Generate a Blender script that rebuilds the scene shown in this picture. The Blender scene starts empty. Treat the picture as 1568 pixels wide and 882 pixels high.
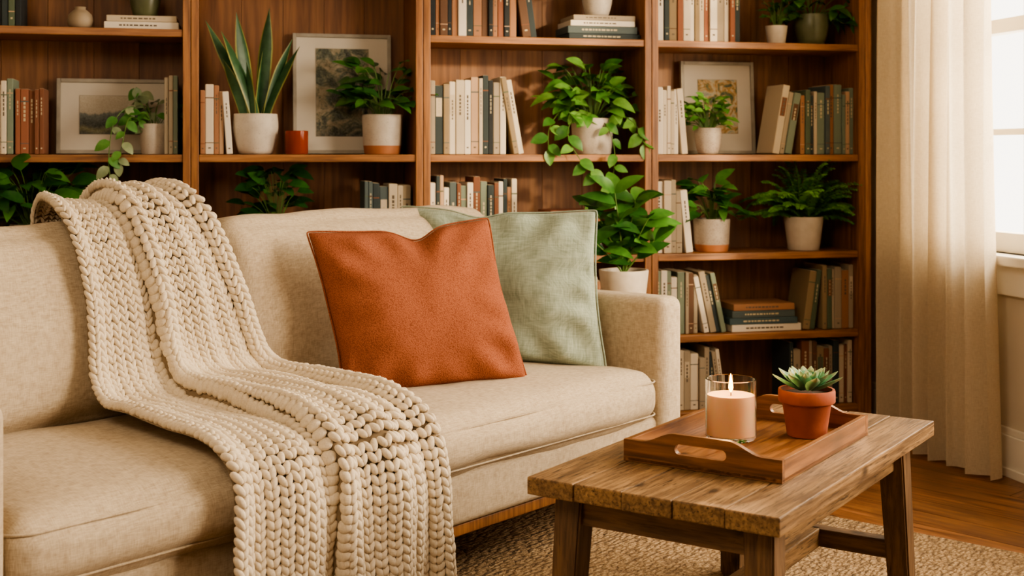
import bpy, bmesh, math, random
from mathutils import Vector, Matrix, noise
sc = bpy.context.scene
PI = math.pi
def T(x,y,z): return Matrix.Translation((x,y,z))
def RZ(d): return Matrix.Rotation(math.radians(d),4,'Z')
def RX(d): return Matrix.Rotation(math.radians(d),4,'X')
def RY(d): return Matrix.Rotation(math.radians(d),4,'Y')
def smooth(a,b,x):
    t=max(0,min(1,(x-a)/(b-a))); return t*t*(3-2*t)
def G(x,c,w): return math.exp(-((x-c)/w)**2)

# ------------------------------------------------------------ materials
def lin(h):
    h=h.lstrip('#'); o=[]
    for i in (0,2,4):
        c=int(h[i:i+2],16)/255
        o.append(c/12.92 if c<=.04045 else ((c+.055)/1.055)**2.4)
    return (*o,1)
def newmat(name):
    m=bpy.data.materials.new(name); m.use_nodes=True
    nt=m.node_tree; b=nt.nodes['Principled BSDF']
    return m,nt,b
def coords(nt,scale=(1,1,1),rot=(0,0,0)):
    tc=nt.nodes.new('ShaderNodeTexCoord'); mp=nt.nodes.new('ShaderNodeMapping')
    mp.inputs['Scale'].default_value=scale; mp.inputs['Rotation'].default_value=rot
    nt.links.new(tc.outputs['Object'],mp.inputs['Vector']); return mp.outputs[0]
def noisen(nt,vec,scale,detail=4,dist=0,rough=.5):
    n=nt.nodes.new('ShaderNodeTexNoise'); n.inputs['Scale'].default_value=scale
    n.inputs['Detail'].default_value=detail; n.inputs['Distortion'].default_value=dist
    n.inputs['Roughness'].default_value=rough
    nt.links.new(vec,n.inputs['Vector']); return n.outputs['Fac']
def ramp(nt,fac,stops):
    r=nt.nodes.new('ShaderNodeValToRGB'); e=r.color_ramp.elements
    e[0].position=stops[0][0]; e[0].color=stops[0][1]
    e[1].position=stops[-1][0]; e[1].color=stops[-1][1]
    for p,c in stops[1:-1]:
        x=e.new(p); x.color=c
    nt.links.new(fac,r.inputs[0]); return r.outputs[0]
def mathn(nt,op,a,b):
    n=nt.nodes.new('ShaderNodeMath'); n.operation=op
    for i,v in enumerate((a,b)):
        if isinstance(v,(int,float)): n.inputs[i].default_value=v
        else: nt.links.new(v,n.inputs[i])
    return n.outputs[0]
def mixc(nt,fac,a,b,mode='MIX'):
    n=nt.nodes.new('ShaderNodeMix'); n.data_type='RGBA'; n.blend_type=mode
    if isinstance(fac,(int,float)): n.inputs[0].default_value=fac
    else: nt.links.new(fac,n.inputs[0])
    for i,v in ((6,a),(7,b)):
        if isinstance(v,tuple): n.inputs[i].default_value=v
        else: nt.links.new(v,n.inputs[i])
    return n.outputs[2]
def bump(nt,b,h,strength,dist=.002):
    n=nt.nodes.new('ShaderNodeBump'); n.inputs['Strength'].default_value=strength
    n.inputs['Distance'].default_value=dist
    nt.links.new(h,n.inputs['Height']); nt.links.new(n.outputs[0],b.inputs['Normal'])
def plain(name,c1,c2=None,rough=.6,scale=30,bs=0,bscale=200,stretch=(1,1,1),spec=.5,bdist=.002):
    m,nt,b=newmat(name); v=coords(nt,stretch)
    c2=c2 or c1
    col=ramp(nt,noisen(nt,v,scale,4),[(.3,lin(c1)),(.7,lin(c2))])
    nt.links.new(col,b.inputs['Base Color']); b.inputs['Roughness'].default_value=rough
    b.inputs['Specular IOR Level'].default_value=spec
    if bs: bump(nt,b,noisen(nt,v,bscale,3),bs,bdist)
    return m
def wood(name,c1,c2,c3,axis=2,rough=.45,freq=14,island=.0,worn=0,bs=.25):
    m,nt,b=newmat(name)
    s=[freq,freq,freq]; s[axis]=freq*.07
    tc=nt.nodes.new('ShaderNodeTexCoord'); mp=nt.nodes.new('ShaderNodeMapping')
    mp.inputs['Scale'].default_value=s
    nt.links.new(tc.outputs['Object'],mp.inputs['Vector'])
    g=nt.nodes.new('ShaderNodeNewGeometry')
    rnd=g.outputs['Random Per Island']
    add=nt.nodes.new('ShaderNodeVectorMath'); add.operation='ADD'
    nt.links.new(mp.outputs[0],add.inputs[0])
    cx=nt.nodes.new('ShaderNodeCombineXYZ'); r10=mathn(nt,'MULTIPLY',rnd,37.)
    for i in range(3): nt.links.new(r10,cx.inputs[i])
    nt.links.new(cx.outputs[0],add.inputs[1]); v=add.outputs[0]
    f=noisen(nt,v,1,6,1.2,.6)
    col=ramp(nt,f,[(.28,lin(c1)),(.5,lin(c2)),(.72,lin(c3))])
    f2=noisen(nt,v,6,3,.3)
    col=mixc(nt,.40,col,ramp(nt,f2,[(.38,lin(c1)),(.62,lin(c3))]))
    if worn:
        f3=noisen(nt,v,11,4,.6,.7)
        col=mixc(nt,ramp(nt,f3,[(.54,(0,0,0,1)),(.64,(worn,worn,worn,1))]),col,lin('#2a1c11'))
        f4=noisen(nt,tc.outputs['Object'],5,4,.5)
        col=mixc(nt,ramp(nt,f4,[(.45,(0,0,0,1)),(.75,(.55,.55,.55,1))]),col,lin('#4c3725'))
        vo=nt.nodes.new('ShaderNodeTexVoronoi'); s2=[9,9,9]; s2[axis]=4.5
        nt.links.new(coords(nt,tuple(s2)),vo.inputs['Vector']); vo.inputs['Scale'].default_value=1
        col=mixc(nt,ramp(nt,vo.outputs['Distance'],[(.05,(.8,.8,.8,1)),(.13,(0,0,0,1))]),col,lin('#24150b'))
    if island:
        br=mathn(nt,'MULTIPLY_ADD',rnd,island*2)
        br.node.inputs[2].default_value=1-island
        hs=nt.nodes.new('ShaderNodeHueSaturation'); nt.links.new(br,hs.inputs['Value']); nt.links.new(col,hs.inputs['Color']); col=hs.outputs[0]
    nt.links.new(col,b.inputs['Base Color']); b.inputs['Roughness'].default_value=rough
    bump(nt,b,f2,bs,.0015)
    return m
def cloth(name,c1,c2,fs=500,bs=.5,big=6,rough=.9,bd=.001,k=.12,lo=.36,hi=.64,bigmix=.2):
    m,nt,b=newmat(name)
    hs=[]
    for st in ((1,k,k),(k,1,k),(k,k,1)):
        hs.append(noisen(nt,coords(nt,st),fs,2))
    h=mathn(nt,'ADD',mathn(nt,'ADD',hs[0],hs[1]),hs[2]); h=mathn(nt,'MULTIPLY',h,1/3)
    col=ramp(nt,h,[(lo,lin(c1)),(hi,lin(c2))])
    col=mixc(nt,bigmix,col,ramp(nt,noisen(nt,coords(nt),big,3),[(.3,lin(c1)),(.7,lin(c2))]))
    nt.links.new(col,b.inputs['Base Color']); b.inputs['Roughness'].default_value=rough
    b.inputs['Specular IOR Level'].default_value=.15
    b.inputs['Sheen Weight'].default_value=.05
    bump(nt,b,h,bs,bd)
    return m
def leafm(name,c1,c2,rough=.35,tl=.15):
    m,nt,b=newmat(name)
    g=nt.nodes.new('ShaderNodeNewGeometry')
    col=ramp(nt,g.outputs['Random Per Island'],[(0,lin(c1)),(1,lin(c2))])
    f=noisen(nt,coords(nt),40,3)
    col=mixc(nt,.35,col,ramp(nt,f,[(.35,lin(c1)),(.65,lin(c2))]))
    nt.links.new(col,b.inputs['Base Color']); b.inputs['Roughness'].default_value=rough
    b.inputs['Specular IOR Level'].default_value=.4
    tr=nt.nodes.new('ShaderNodeBsdfTranslucent'); nt.links.new(col,tr.inputs[0])
    mx=nt.nodes.new('ShaderNodeMixShader'); mx.inputs[0].default_value=tl
    nt.links.new(b.outputs[0],mx.inputs[1]); nt.links.new(tr.outputs[0],mx.inputs[2])
    nt.links.new(mx.outputs[0],nt.nodes['Material Output'].inputs[0])
    return m
def speck(name,c1,c2,dot='#6b5a48',rough=.55,thr=.68):
    m,nt,b=newmat(name); v=coords(nt)
    col=ramp(nt,noisen(nt,v,25,3),[(.3,lin(c1)),(.7,lin(c2))])
    f=noisen(nt,v,330,2)
    k=ramp(nt,f,[(thr-.02,(0,0,0,1)),(thr+.02,(1,1,1,1))])
    col=mixc(nt,k,col,lin(dot))
    nt.links.new(col,b.inputs['Base Color']); b.inputs['Roughness'].default_value=rough
    bump(nt,b,noisen(nt,v,120,2),.15)
    return m
M={}
M['wv']=wood('walnut_upright','#5c3a20','#8c5c35','#a87444',2,.45,16,.06)
M['wh']=wood('walnut_shelf','#623f22','#93613a','#b07c48',0,.45,16,.06)
M['wb']=wood('walnut_back','#54351e','#794f30','#8f643b',2,.55,9,.10)
M['tbl']=wood('weathered_oak','#4a3520','#7c5f3f','#a7855b',0,.5,20,.16,worn=.85,bs=.8)
M['tblv']=wood('weathered_oak_leg','#3e2d1e','#664c32','#846544',2,.55,20,.08,worn=.5,bs=.5)
M['tbly']=wood('weathered_oak_cross','#3e2d1e','#664c32','#846544',1,.55,20,.08,worn=.5,bs=.5)
M['tray']=wood('acacia_tray','#47280f','#83542e','#ab7744',0,.42,13,.18,worn=.25)
M['trayy']=wood('acacia_tray_end','#47280f','#80522d','#a57040',1,.42,13,.08,worn=.25)
M['floorw']=wood('oak_plank','#5c3921','#8b5b37','#ac7849',0,.35,10,.16,worn=.25,bs=.4)
M['floorw2']=wood('oak_plank_cross','#583620','#835534','#a27045',1,.35,10,.16,worn=.25,bs=.4)
M['gap']=plain('floor_gap','#1e120a',rough=.8)
M['linen']=cloth('sofa_linen','#a08f78','#c9baa2',560,.7,5,bd=.0012,lo=.36,hi=.64,k=.10,bigmix=.12)
m,nt,b=newmat('rust_weave'); v=coords(nt)
vo=nt.nodes.new('ShaderNodeTexVoronoi'); vo.inputs['Scale'].default_value=340; nt.links.new(v,vo.inputs['Vector'])
col=ramp(nt,vo.outputs['Distance'],[(.15,lin('#a5664a')),(.75,lin('#7d4833'))])
col=mixc(nt,.2,col,ramp(nt,noisen(nt,v,9,3),[(.3,lin('#86503a')),(.7,lin('#a06247'))]))
nt.links.new(col,b.inputs['Base Color']); b.inputs['Roughness'].default_value=.95; b.inputs['Specular IOR Level'].default_value=.1
h=mathn(nt,'MULTIPLY',vo.outputs['Distance'],-1.0); bump(nt,b,h,.7,.0014); M['orange']=m
M['sage']=cloth('sage_linen','#7d8a79','#a7b1a1',420,.8,5,k=.06,lo=.38,hi=.62,bigmix=.1)
M['knit']=cloth('knit_wool','#c4b49d','#dfd3bd',700,.8,5,bd=.001)
M['knitb']=plain('knit_backing','#75654f','#8a785f',.95)  # sheet under the stitches, coloured dark to deepen the shade in their gaps
M['wall']=plain('wall_paint','#c2b8a6','#cbc1af',.85,3,.1,90)
M['white']=plain('trim_paint','#ddd7ca','#e4dfd3',.5,5)
M['ceil']=plain('ceiling_paint','#ddd6c9','#e3dccf',.9,5)
M['soil']=plain('soil','#2c1d12','#4a3422',.95,80,.8,120)
def principled(name,col,rough=.5,**k):
    m,nt,b=newmat(name); b.inputs['Base Color'].default_value=lin(col); b.inputs['Roughness'].default_value=rough
    for a,v in k.items(): b.inputs[a.replace('_',' ')].default_value=v
    return m
M['wax']=principled('candle_wax','#f4c294',.5,Subsurface_Weight=.6)
M['wax'].node_tree.nodes['Principled BSDF'].inputs['Subsurface Radius'].default_value=(.06,.025,.01)
M['glass']=principled('clear_glass','#ffffff',.02,Transmission_Weight=1.0,IOR=1.3)
M['amber']=principled('amber_glass','#a8481c',.15,Transmission_Weight=.5,IOR=1.3)
m,nt,b=newmat('flame'); b.inputs['Base Color'].default_value=lin('#ffc070'); b.inputs['Emission Color'].default_value=lin('#ffb04a'); b.inputs['Emission Strength'].default_value=40; M['flame']=m
M['wick']=plain('wick','#2a1c14')
M['metal']=principled('bronze_rod','#4a3a2a',.35,Metallic=.9)
M['potw']=speck('speckled_ceramic','#b9aea0','#c9bfb1')
M['potc']=speck('cream_ceramic','#bfb3a2','#cec3b3',thr=.78)
M['potg']=speck('grey_stoneware','#a1968a','#b3a89b',thr=.64)
M['terra']=plain('terracotta','#8f4628','#a65837',.75,14,.2,150)
M['terral']=plain('terracotta_band','#a1653f','#b0764f',.75,14)
M['potgreen']=plain('green_glaze','#4d523a','#65694c',.35,14)
M['vase']=plain('sand_vase','#8d7d67','#a19079',.7,14)
M['gd']=leafm('leaf_dark','#1b3f1d','#3a6b2c')
M['gm']=leafm('leaf_mid','#2c5a24','#588c3b')
M['gl']=leafm('leaf_pothos','#38702a','#7cab50')
M['gv']=leafm('leaf_variegated','#5c7050','#98a47e')
M['gf']=leafm('leaf_fern','#38702f','#6fa650',.5,.3)
M['gdd']=leafm('leaf_shadow','#122d13','#24491f')  # darkest leaf green, mixed in at random per leaf
M['margin']=leafm('leaf_margin','#858a45','#9fa05c')
M['snake']=leafm('leaf_snake','#26462c','#456b47')
M['succ']=leafm('leaf_succulent','#4f8a60','#82b488',.45)
M['succt']=leafm('leaf_succulent_tip','#7f9a74','#a8b58a',.45)
M['stem']=plain('stem','#4a662c','#587834',.6)
m,nt,b=newmat('curtain_linen')
v=coords(nt,(1,1,.1)); h=noisen(nt,v,600,2); v2=coords(nt,(.1,.1,1)); h2=noisen(nt,v2,600,2)
hh=mathn(nt,'ADD',h,h2); hh=mathn(nt,'MULTIPLY',hh,.5)
col=ramp(nt,hh,[(.3,lin('#cdbfa6')),(.7,lin('#e6dac4'))]); nt.links.new(col,b.inputs['Base Color']); b.inputs['Roughness'].default_value=.95
b.inputs['Specular IOR Level'].default_value=.05
tr=nt.nodes.new('ShaderNodeBsdfTranslucent'); nt.links.new(col,tr.inputs[0])
mx=nt.nodes.new('ShaderNodeMixShader'); mx.inputs[0].default_value=.5
nt.links.new(b.outputs[0],mx.inputs[1]); nt.links.new(tr.outputs[0],mx.inputs[2]); nt.links.new(mx.outputs[0],nt.nodes['Material Output'].inputs[0])
M['curtain']=m
m,nt,b=newmat('jute_rug')
v=coords(nt)
vo=nt.nodes.new('ShaderNodeTexVoronoi'); vo.inputs['Scale'].default_value=1; 
nt.links.new(coords(nt,(42,85,10)),vo.inputs['Vector'])
n1=noisen(nt,v,160,4)
hgt=mathn(nt,'SUBTRACT',mathn(nt,'MULTIPLY',n1,.6),vo.outputs['Distance'])
col=ramp(nt,vo.outputs['Distance'],[(.1,lin('#c2a680')),(.45,lin('#9c7e57')),(.8,lin('#54391f'))])
col=mixc(nt,.45,col,ramp(nt,n1,[(.3,lin('#684b2e')),(.7,lin('#d0b68f'))]))
nt.links.new(col,b.inputs['Base Color']); b.inputs['Roughness'].default_value=.95
bump(nt,b,hgt,1.0,.014); M['rug']=m
def art(name,kind):
    m,nt,b=newmat(name); tc=nt.nodes.new('ShaderNodeTexCoord'); sp=nt.nodes.new('ShaderNodeSeparateXYZ')
    nt.links.new(tc.outputs['Object'],sp.inputs[0])
    if kind=='land':
        n=noisen(nt,coords(nt,(1,1,.2)),12,4); z=mathn(nt,'SUBTRACT',sp.outputs[2],mathn(nt,'MULTIPLY',n,.13))
        col=ramp(nt,mathn(nt,'MULTIPLY',z,4.0),[(.06,lin('#2c3122')),(.14,lin('#6a6846')),(.20,lin('#262e25')),(.28,lin('#3d453f')),(.36,lin('#5a615b')),(.39,lin('#a69d8a')),(.7,lin('#b5ac9a'))])
    else:
        n=noisen(nt,coords(nt),18,6,1.0,.65)
        a=[(.34,lin('#10150f')),(.44,lin('#2c3524')),(.50,lin('#525741')),(.56,lin('#82785f')),(.68,lin('#a39883'))] if kind=='tree' else [(.34,lin('#263625')),(.42,lin('#556236')),(.48,lin('#a87f3e')),(.54,lin('#b7ae92')),(.66,lin('#4f6d74'))]
        col=ramp(nt,n,a)
        if kind=='tree':
            z=ramp(nt,mathn(nt,'MULTIPLY',sp.outputs[2],2.3),[(.12,lin('#3f3a24')),(.3,(1,1,1,1)),(.8,(1,1,1,1))])
            col=mixc(nt,.7,col,z,'MULTIPLY')
    g=noisen(nt,coords(nt),220,2); col=mixc(nt,.10,col,ramp(nt,g,[(.3,lin('#222218')),(.7,lin('#dddddd'))]))
    nt.links.new(col,b.inputs['Base Color']); b.inputs['Roughness'].default_value=.7
    return m
M['art1']=art('art_mountain','land'); M['art2']=art('art_tree','tree'); M['art3']=art('art_garden','garden')
M['mat']=plain('picture_mount','#c2bbae','#cac3b6',.8,6)
M['frame']=plain('silver_wood_frame','#8a8275','#a19a8c',.5,20)
BC=['#cfc3ae','#bfb199','#d8cfbf','#754a33','#9c7050','#2f3a3b','#4d5959','#74806f','#525f4b','#b8987a','#1f2426','#9c8f7a','#8c5840','#42555a','#5e4330','#8d7a5c']
BM=[plain('book_cloth_%d'%i,c,c,.75,60,.2,400) for i,c in enumerate(BC)]
BM.append(plain('book_pages','#bfb297','#cdc0a6',.9,200)); PAGES=len(BM)-1
BM.append(plain('book_print_dark','#5a5044','#6a5f51',.8)); INK=len(BM)-1
BM.append(plain('book_print_light','#b3a686','#c2b596',.7)); INKL=len(BM)-1
LIGHT=(0,1,2,9,11,4,15)

# ------------------------------------------------------------ mesh builder
class MB:
    def __init__(s): s.v=[];s.f=[];s.m=[]
    def add(s,vs,fs,mat=0,X=None):
        o=len(s.v)
        s.v+= [tuple(X@Vector(p)) if X is not None else tuple(p) for p in vs]
        for i,f in enumerate(fs):
            s.f.append(tuple(o+k for k in f)); s.m.append(mat[i] if isinstance(mat,list) else mat)
    def box(s,x0,x1,y0,y1,z0,z1,mat=0,X=None,c=.0):
        if c<=0:
            vs=[(x,y,z) for z in (z0,z1) for y in (y0,y1) for x in (x0,x1)]
            fs=[(0,2,3,1),(4,5,7,6),(0,1,5,4),(2,6,7,3),(0,4,6,2),(1,3,7,5)]
            s.add(vs,fs,mat,X); return
        bm=bmesh.new(); bmesh.ops.create_cube(bm,size=1)
        for q in bm.verts:
            q.co=Vector(((x0+x1)/2+q.co.x*(x1-x0),(y0+y1)/2+q.co.y*(y1-y0),(z0+z1)/2+q.co.z*(z1-z0)))
        bmesh.ops.bevel(bm,geom=bm.edges[:],offset=c,segments=2,affect='EDGES',profile=.6)
        bm.verts.index_update()
        s.add([q.co[:] for q in bm.verts],[[q.index for q in f.verts] for f in bm.faces],mat,X); bm.free()
    def lathe(s,prof,mat=0,X=None,seg=32):
        vs=[];fs=[];ms=[]
        for r,z in prof:
            for k in range(seg):
                a=2*PI*k/seg; vs.append((r*math.cos(a),r*math.sin(a),z))
        for i in range(len(prof)-1):
            for k in range(seg):
                k2=(k+1)%seg
                fs.append((i*seg+k,i*seg+k2,(i+1)*seg+k2,(i+1)*seg+k)); ms.append(mat(i) if callable(mat) else mat)
        s.add(vs,fs,ms,X)
    def tube(s,pts,rad,mat=0,X=None,seg=6):
        pts=[Vector(p) for p in pts]; n=len(pts); vs=[];fs=[]
        for i,p in enumerate(pts):
            d=(pts[min(i+1,n-1)]-pts[max(i-1,0)]).normalized()
            u=d.orthogonal().normalized() if i==0 else (u-d*u.dot(d)).normalized()
            w=d.cross(u); r=rad[i] if isinstance(rad,list) else rad
            for k in range(seg):
                a=2*PI*k/seg; vs.append(p+u*r*math.cos(a)+w*r*math.sin(a))
        for i in range(n-1):
            for k in range(seg):
                k2=(k+1)%seg; fs.append((i*seg+k,i*seg+k2,(i+1)*seg+k2,(i+1)*seg+k))
        fs.append(tuple(range(seg-1,-1,-1))); fs.append(tuple((n-1)*seg+k for k in range(seg)))
        s.add(vs,fs,mat,X)
    def soft(s,c,size,r,mat=0,X=None,bulge=(0,0,0),n=14,nz=0,seed=0):
        h=[q/2 for q in size]
        def ax(hh):
            e=[-hh+r*t for t in (0,.2,.45,.72)]
            m=[-hh+r+(2*hh-2*r)*i/n for i in range(n+1)]
            return e+m+[-q for q in reversed(e)]
        A=[ax(q) for q in h]; idx={}; vs=[];fs=[]
        def V(i,j,k):
            key=(i,j,k)
            if key in idx: return idx[key]
            p=Vector((A[0][i],A[1][j],A[2][k])); q=Vector([max(-(h[t]-r),min(h[t]-r,p[t])) for t in range(3)])
            d=p-q; d=d.normalized()*r if d.length>1e-9 else d
            o=q+d; N=[max(-1,min(1,p[t]/h[t])) for t in range(3)]
            o.x+=N[0]*bulge[0]*(1-N[1]**2)*(1-N[2]**2)
            o.y+=N[1]*bulge[1]*(1-N[0]**4)*(1-N[2]**2)
            o.z+=N[2]*bulge[2]*(1-N[0]**4)*(1-N[1]**4)
            if nz:
                w=noise.noise(Vector((o.x*3+seed,o.y*4,o.z*4)))*nz+noise.noise(Vector((o.x*9+seed,o.y*9,o.z*9)))*nz*.35
                o+=Vector(N)*w
            idx[key]=len(vs); vs.append(o+Vector(c)); return idx[key]
        L=[len(a)-1 for a in A]
        for i in range(L[0]):
            for j in range(L[1]):
                fs.append((V(i,j,0),V(i,j+1,0),V(i+1,j+1,0),V(i+1,j,0)))
                fs.append((V(i,j,L[2]),V(i+1,j,L[2]),V(i+1,j+1,L[2]),V(i,j+1,L[2])))
        for i in range(L[0]):
            for k in range(L[2]):
                fs.append((V(i,0,k),V(i+1,0,k),V(i+1,0,k+1),V(i,0,k+1)))
                fs.append((V(i,L[1],k),V(i,L[1],k+1),V(i+1,L[1],k+1),V(i+1,L[1],k)))
        for j in range(L[1]):
            for k in range(L[2]):
                fs.append((V(0,j,k),V(0,j,k+1),V(0,j+1,k+1),V(0,j+1,k)))
                fs.append((V(L[0],j,k),V(L[0],j+1,k),V(L[0],j+1,k+1),V(L[0],j,k+1)))
        s.add(vs,fs,mat,X)
    def leaf(s,p,d,L,W,mat=0,droop=.3,fold=.25,up=(0,0,1),seg=6,shape=.8,mat2=None):
        d=Vector(d).normalized(); u=Vector(up)
        x=d.cross(u)
        if x.length<.05: x=d.cross(Vector((0,1,0)))
        x.normalize(); z=x.cross(d); p=Vector(p)
        vs=[];fs=[];ms=[]
        for i in range(seg+1):
            t=i/seg; w=W/2*max(.0,math.sin(PI*t**shape))**.75 if 0<t<1 else .0005
            c=p+d*(L*t*(1-.15*droop*t))+z*(-droop*L*t*t)
            vs+= [c-x*w+z*w*fold, c, c+x*w+z*w*fold]
        for i in range(seg):
            a=i*3
            fs.append((a,a+1,a+4,a+3)); fs.append((a+1,a+2,a+5,a+4)); ms+=[mat,mat2 if mat2 is not None and i%2 else mat]
        s.add(vs,fs,ms)
    def clampy(s,ymax): s.v=[(x,min(y,ymax),z) for x,y,z in s.v]
    def build(s,name,mats,X=None,smooth_=True,auto=None,sub=0):
        me=bpy.data.meshes.new(name); me.from_pydata(s.v,[],s.f); 
        for m in mats: me.materials.append(m)
        me.polygons.foreach_set('material_index',s.m)
        me.polygons.foreach_set('use_smooth',[smooth_]*len(s.f)); me.update()
        if auto is not None and smooth_: me.set_sharp_from_angle(angle=math.radians(auto))
        ob=bpy.data.objects.new(name,me); sc.collection.objects.link(ob)
        if X is not None: ob.matrix_world=X
        if sub:
            q=ob.modifiers.new('u','SUBSURF'); q.levels=sub; q.render_levels=sub
        return ob

BK=T(.0886,4.8,0)@RZ(13.54)      # bookcase / room frame: x along shelves, +y into wall
SF=T(-.885,2.23,0)@RZ(50)        # sofa frame: x along the sofa, +y to its back
TB=T(.48,2.28,0)@RZ(56.5)        # table frame: x long direction, +y to the left

# ------------------------------------------------------------ room shell
WS=1.48; WB=.33; WL=-3.3; CH=2.75; FR=-6.2
mb=MB(); mb.box(WL-.1,WS+.14,WB,WB+.12,0,CH,0); mb.build('wall_back',[M['wall']],BK,False)
mb=MB(); mb.box(WL-.12,WL,FR,WB,0,CH,0); mb.build('wall_left',[M['wall']],BK,False)
mb=MB(); mb.box(WL-.12,WS+.14,FR-.12,FR,0,CH,0); mb.build('wall_front',[M['wall']],BK,False)
mb=MB()
wins=[(-1.60,-.42),(-3.4,-1.95)]; z0,z1=.76,2.35  # second opening is out of view, added to let the key light in
mb.box(WS,WS+.14,FR,WB,0,z0,0); mb.box(WS,WS+.14,FR,WB,z1,CH,0)
for a,b_ in ((FR,-3.4),(-1.95,-1.60),(-.42,WB)): mb.box(WS,WS+.14,a,b_,z0,z1,0)
mb.build('wall_right',[M['wall']],BK,False)
mb=MB(); mb.box(WL-.12,WS+.14,FR-.12,WB+.12,CH,CH+.1,0); mb.build('ceiling',[M['ceil']],BK,False)
for wi,(a,b_) in enumerate(wins):
    mb=MB(); x=WS
    mb.box(x-.022,x-.001,a-.09,a,z0-.02,z1+.09,0,c=.004); mb.box(x-.022,x-.001,b_,b_+.09,z0-.02,z1+.09,0,c=.004)
    mb.box(x-.03,x-.001,a-.12,b_+.12,z1,z1+.11,0,c=.004)
    mb.box(x-.07,x+.10,a-.12,b_+.12,z0-.035,z0,0,c=.006)
    mb.box(x-.022,x-.001,a-.09,b_+.09,z0-.14,z0-.035,0,c=.004)
    mb.box(x+.03,x+.08,a,a+.05,z0,z1,0,c=.003); mb.box(x+.03,x+.08,b_-.05,b_,z0,z1,0,c=.003)
    mb.box(x+.03,x+.08,a,b_,z0,z0+.07,0,c=.003); mb.box(x+.03,x+.08,a,b_,z1-.05,z1,0,c=.003)
    mid=(z0+z1)/2; mb.box(x+.025,x+.085,a,b_,mid-.025,mid+.025,0,c=.003)
    for k in (1,2): 
        yy=a+(b_-a)*k/3; mb.box(x+.045,x+.07,yy-.011,yy+.011,z0,z1,0)
    for zz in (z0+.07+(mid-z0-.09)/2, mid+.02+(z1-mid)/2): mb.box(x+.045,x+.07,a,b_,zz-.011,zz+.011,0)
    mb.build('window_%d'%(wi+1),[M['white']],BK,False)  # the second one is the added, unseen opening
mb=MB(); x=WS
mb.box(x-.018,x,FR,WB,0,.14,0,c=.003); mb.box(x-.026,x,FR,WB,.0,.03,0,c=.003); mb.box(x-.012,x,FR,WB,.14,.165,0,c=.004)
mb.build('baseboard_right',[M['white']],BK,False)
mb=MB(); mb.box(WL,-2.99,WB-.018,WB,0,.16,0,c=.004); mb.build('baseboard_back',[M['white']],BK,False)
# wooden plank floor laid in a wide herringbone (object axes follow the boards so the grain does too)
FX=RZ(13.54+30); FXi=FX.inverted(); BKi=BK.inverted()
mb=MB(); mb.box(WL-.12,WS+.14,FR-.12,WB+.12,-.12,-.003,1,FXi@BK)
W_=.125; K=9; g=.0009
def clipx(poly,lim):      # trim boards at the right-hand wall line
    out=[]
    for i in range(len(poly)):
        p,q=poly[i],poly[(i+1)%len(poly)]; a=(BKi@(FX@Vector(p))).x-lim; c=(BKi@(FX@Vector(q))).x-lim
        if a<=0: out.append(p)
        if (a<0<c) or (c<0<a):
            t=a/(a-c); out.append(tuple(p[k]+(q[k]-p[k])*t for k in range(3)))
    return out
for n in range(-90,110):
    for mm in range(-8,9):
        for kind in (0,1):
            if kind==0: x0,y0,x1,y1=n+mm*2*K,n,n+mm*2*K+K,n+1
            else: x0,y0,x1,y1=n+K+mm*2*K,n-K+1,n+K+1+mm*2*K,n+1
            vs=[(x0*W_+g,y0*W_+g,0),(x1*W_-g,y0*W_+g,0),(x1*W_-g,y1*W_-g,0),(x0*W_+g,y1*W_-g,0)]
            c=FX@Vector(((x0+x1)/2*W_,(y0+y1)/2*W_,0)); cc=BKi@c
            if -2.3<c.x<4 and .4<c.y<6.5 and cc.y<WB-.2+.5:
                pl=clipx(vs,WS)
                if len(pl)>=3: mb.add(pl,[tuple(range(len(pl)))],0 if kind==0 else 2)
mb.build('floor',[M['floorw'],M['gap'],M['floorw2']],FX,False)
mb=MB(); mb.soft((0,0,.0065),(2.85,2.3,.013),.005,0,n=40); 
mb.build('jute_rug',[M['rug']],SF@T(1.0,-.55,0))

# ------------------------------------------------------------ curtain + rod
mb=MB(); NY=260; NZ=40; zt=2.50
def cph(u): return u*2*PI*6.5+.9*math.sin(u*9+.5)+.5*math.sin(u*21)
def cx(u,v):
    ph=cph(u)+.35*math.sin(v*2.5+u*5)
    amp=.030+.014*math.sin(u*13+1)+.012*(1-v)
    return 1.350+amp*math.sin(ph)+.009*math.sin(ph*2.1+v*3)
vs=[];fs=[]
for j in range(NZ+1):
    v=j/NZ; z=.012+(zt-.012)*v
    for i in range(NY+1):
        u=i/NY; y=-(.17+.70*u*(1-.04*math.sin(v*PI)))+.012*math.sin(cph(u)+1.5)
        vs.append((cx(u,v),y,z))
for j in range(NZ):
    for i in range(NY):
        a=j*(NY+1)+i; fs.append((a,a+1,a+NY+2,a+NY+1))
mb.add(vs,fs,0); 
mb.build('linen_curtain',[M['curtain']],BK)
mb=MB(); mb.tube([(1.355,.15,2.52),(1.355,-3.9,2.52)],.012,0,seg=12)
for y in (.12,-1.77,-3.85):
    mb.tube([(1.355,y,2.52),(1.48,y,2.52)],.008,0,seg=8)
mb.build('curtain_rod',[M['metal']],BK)

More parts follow.
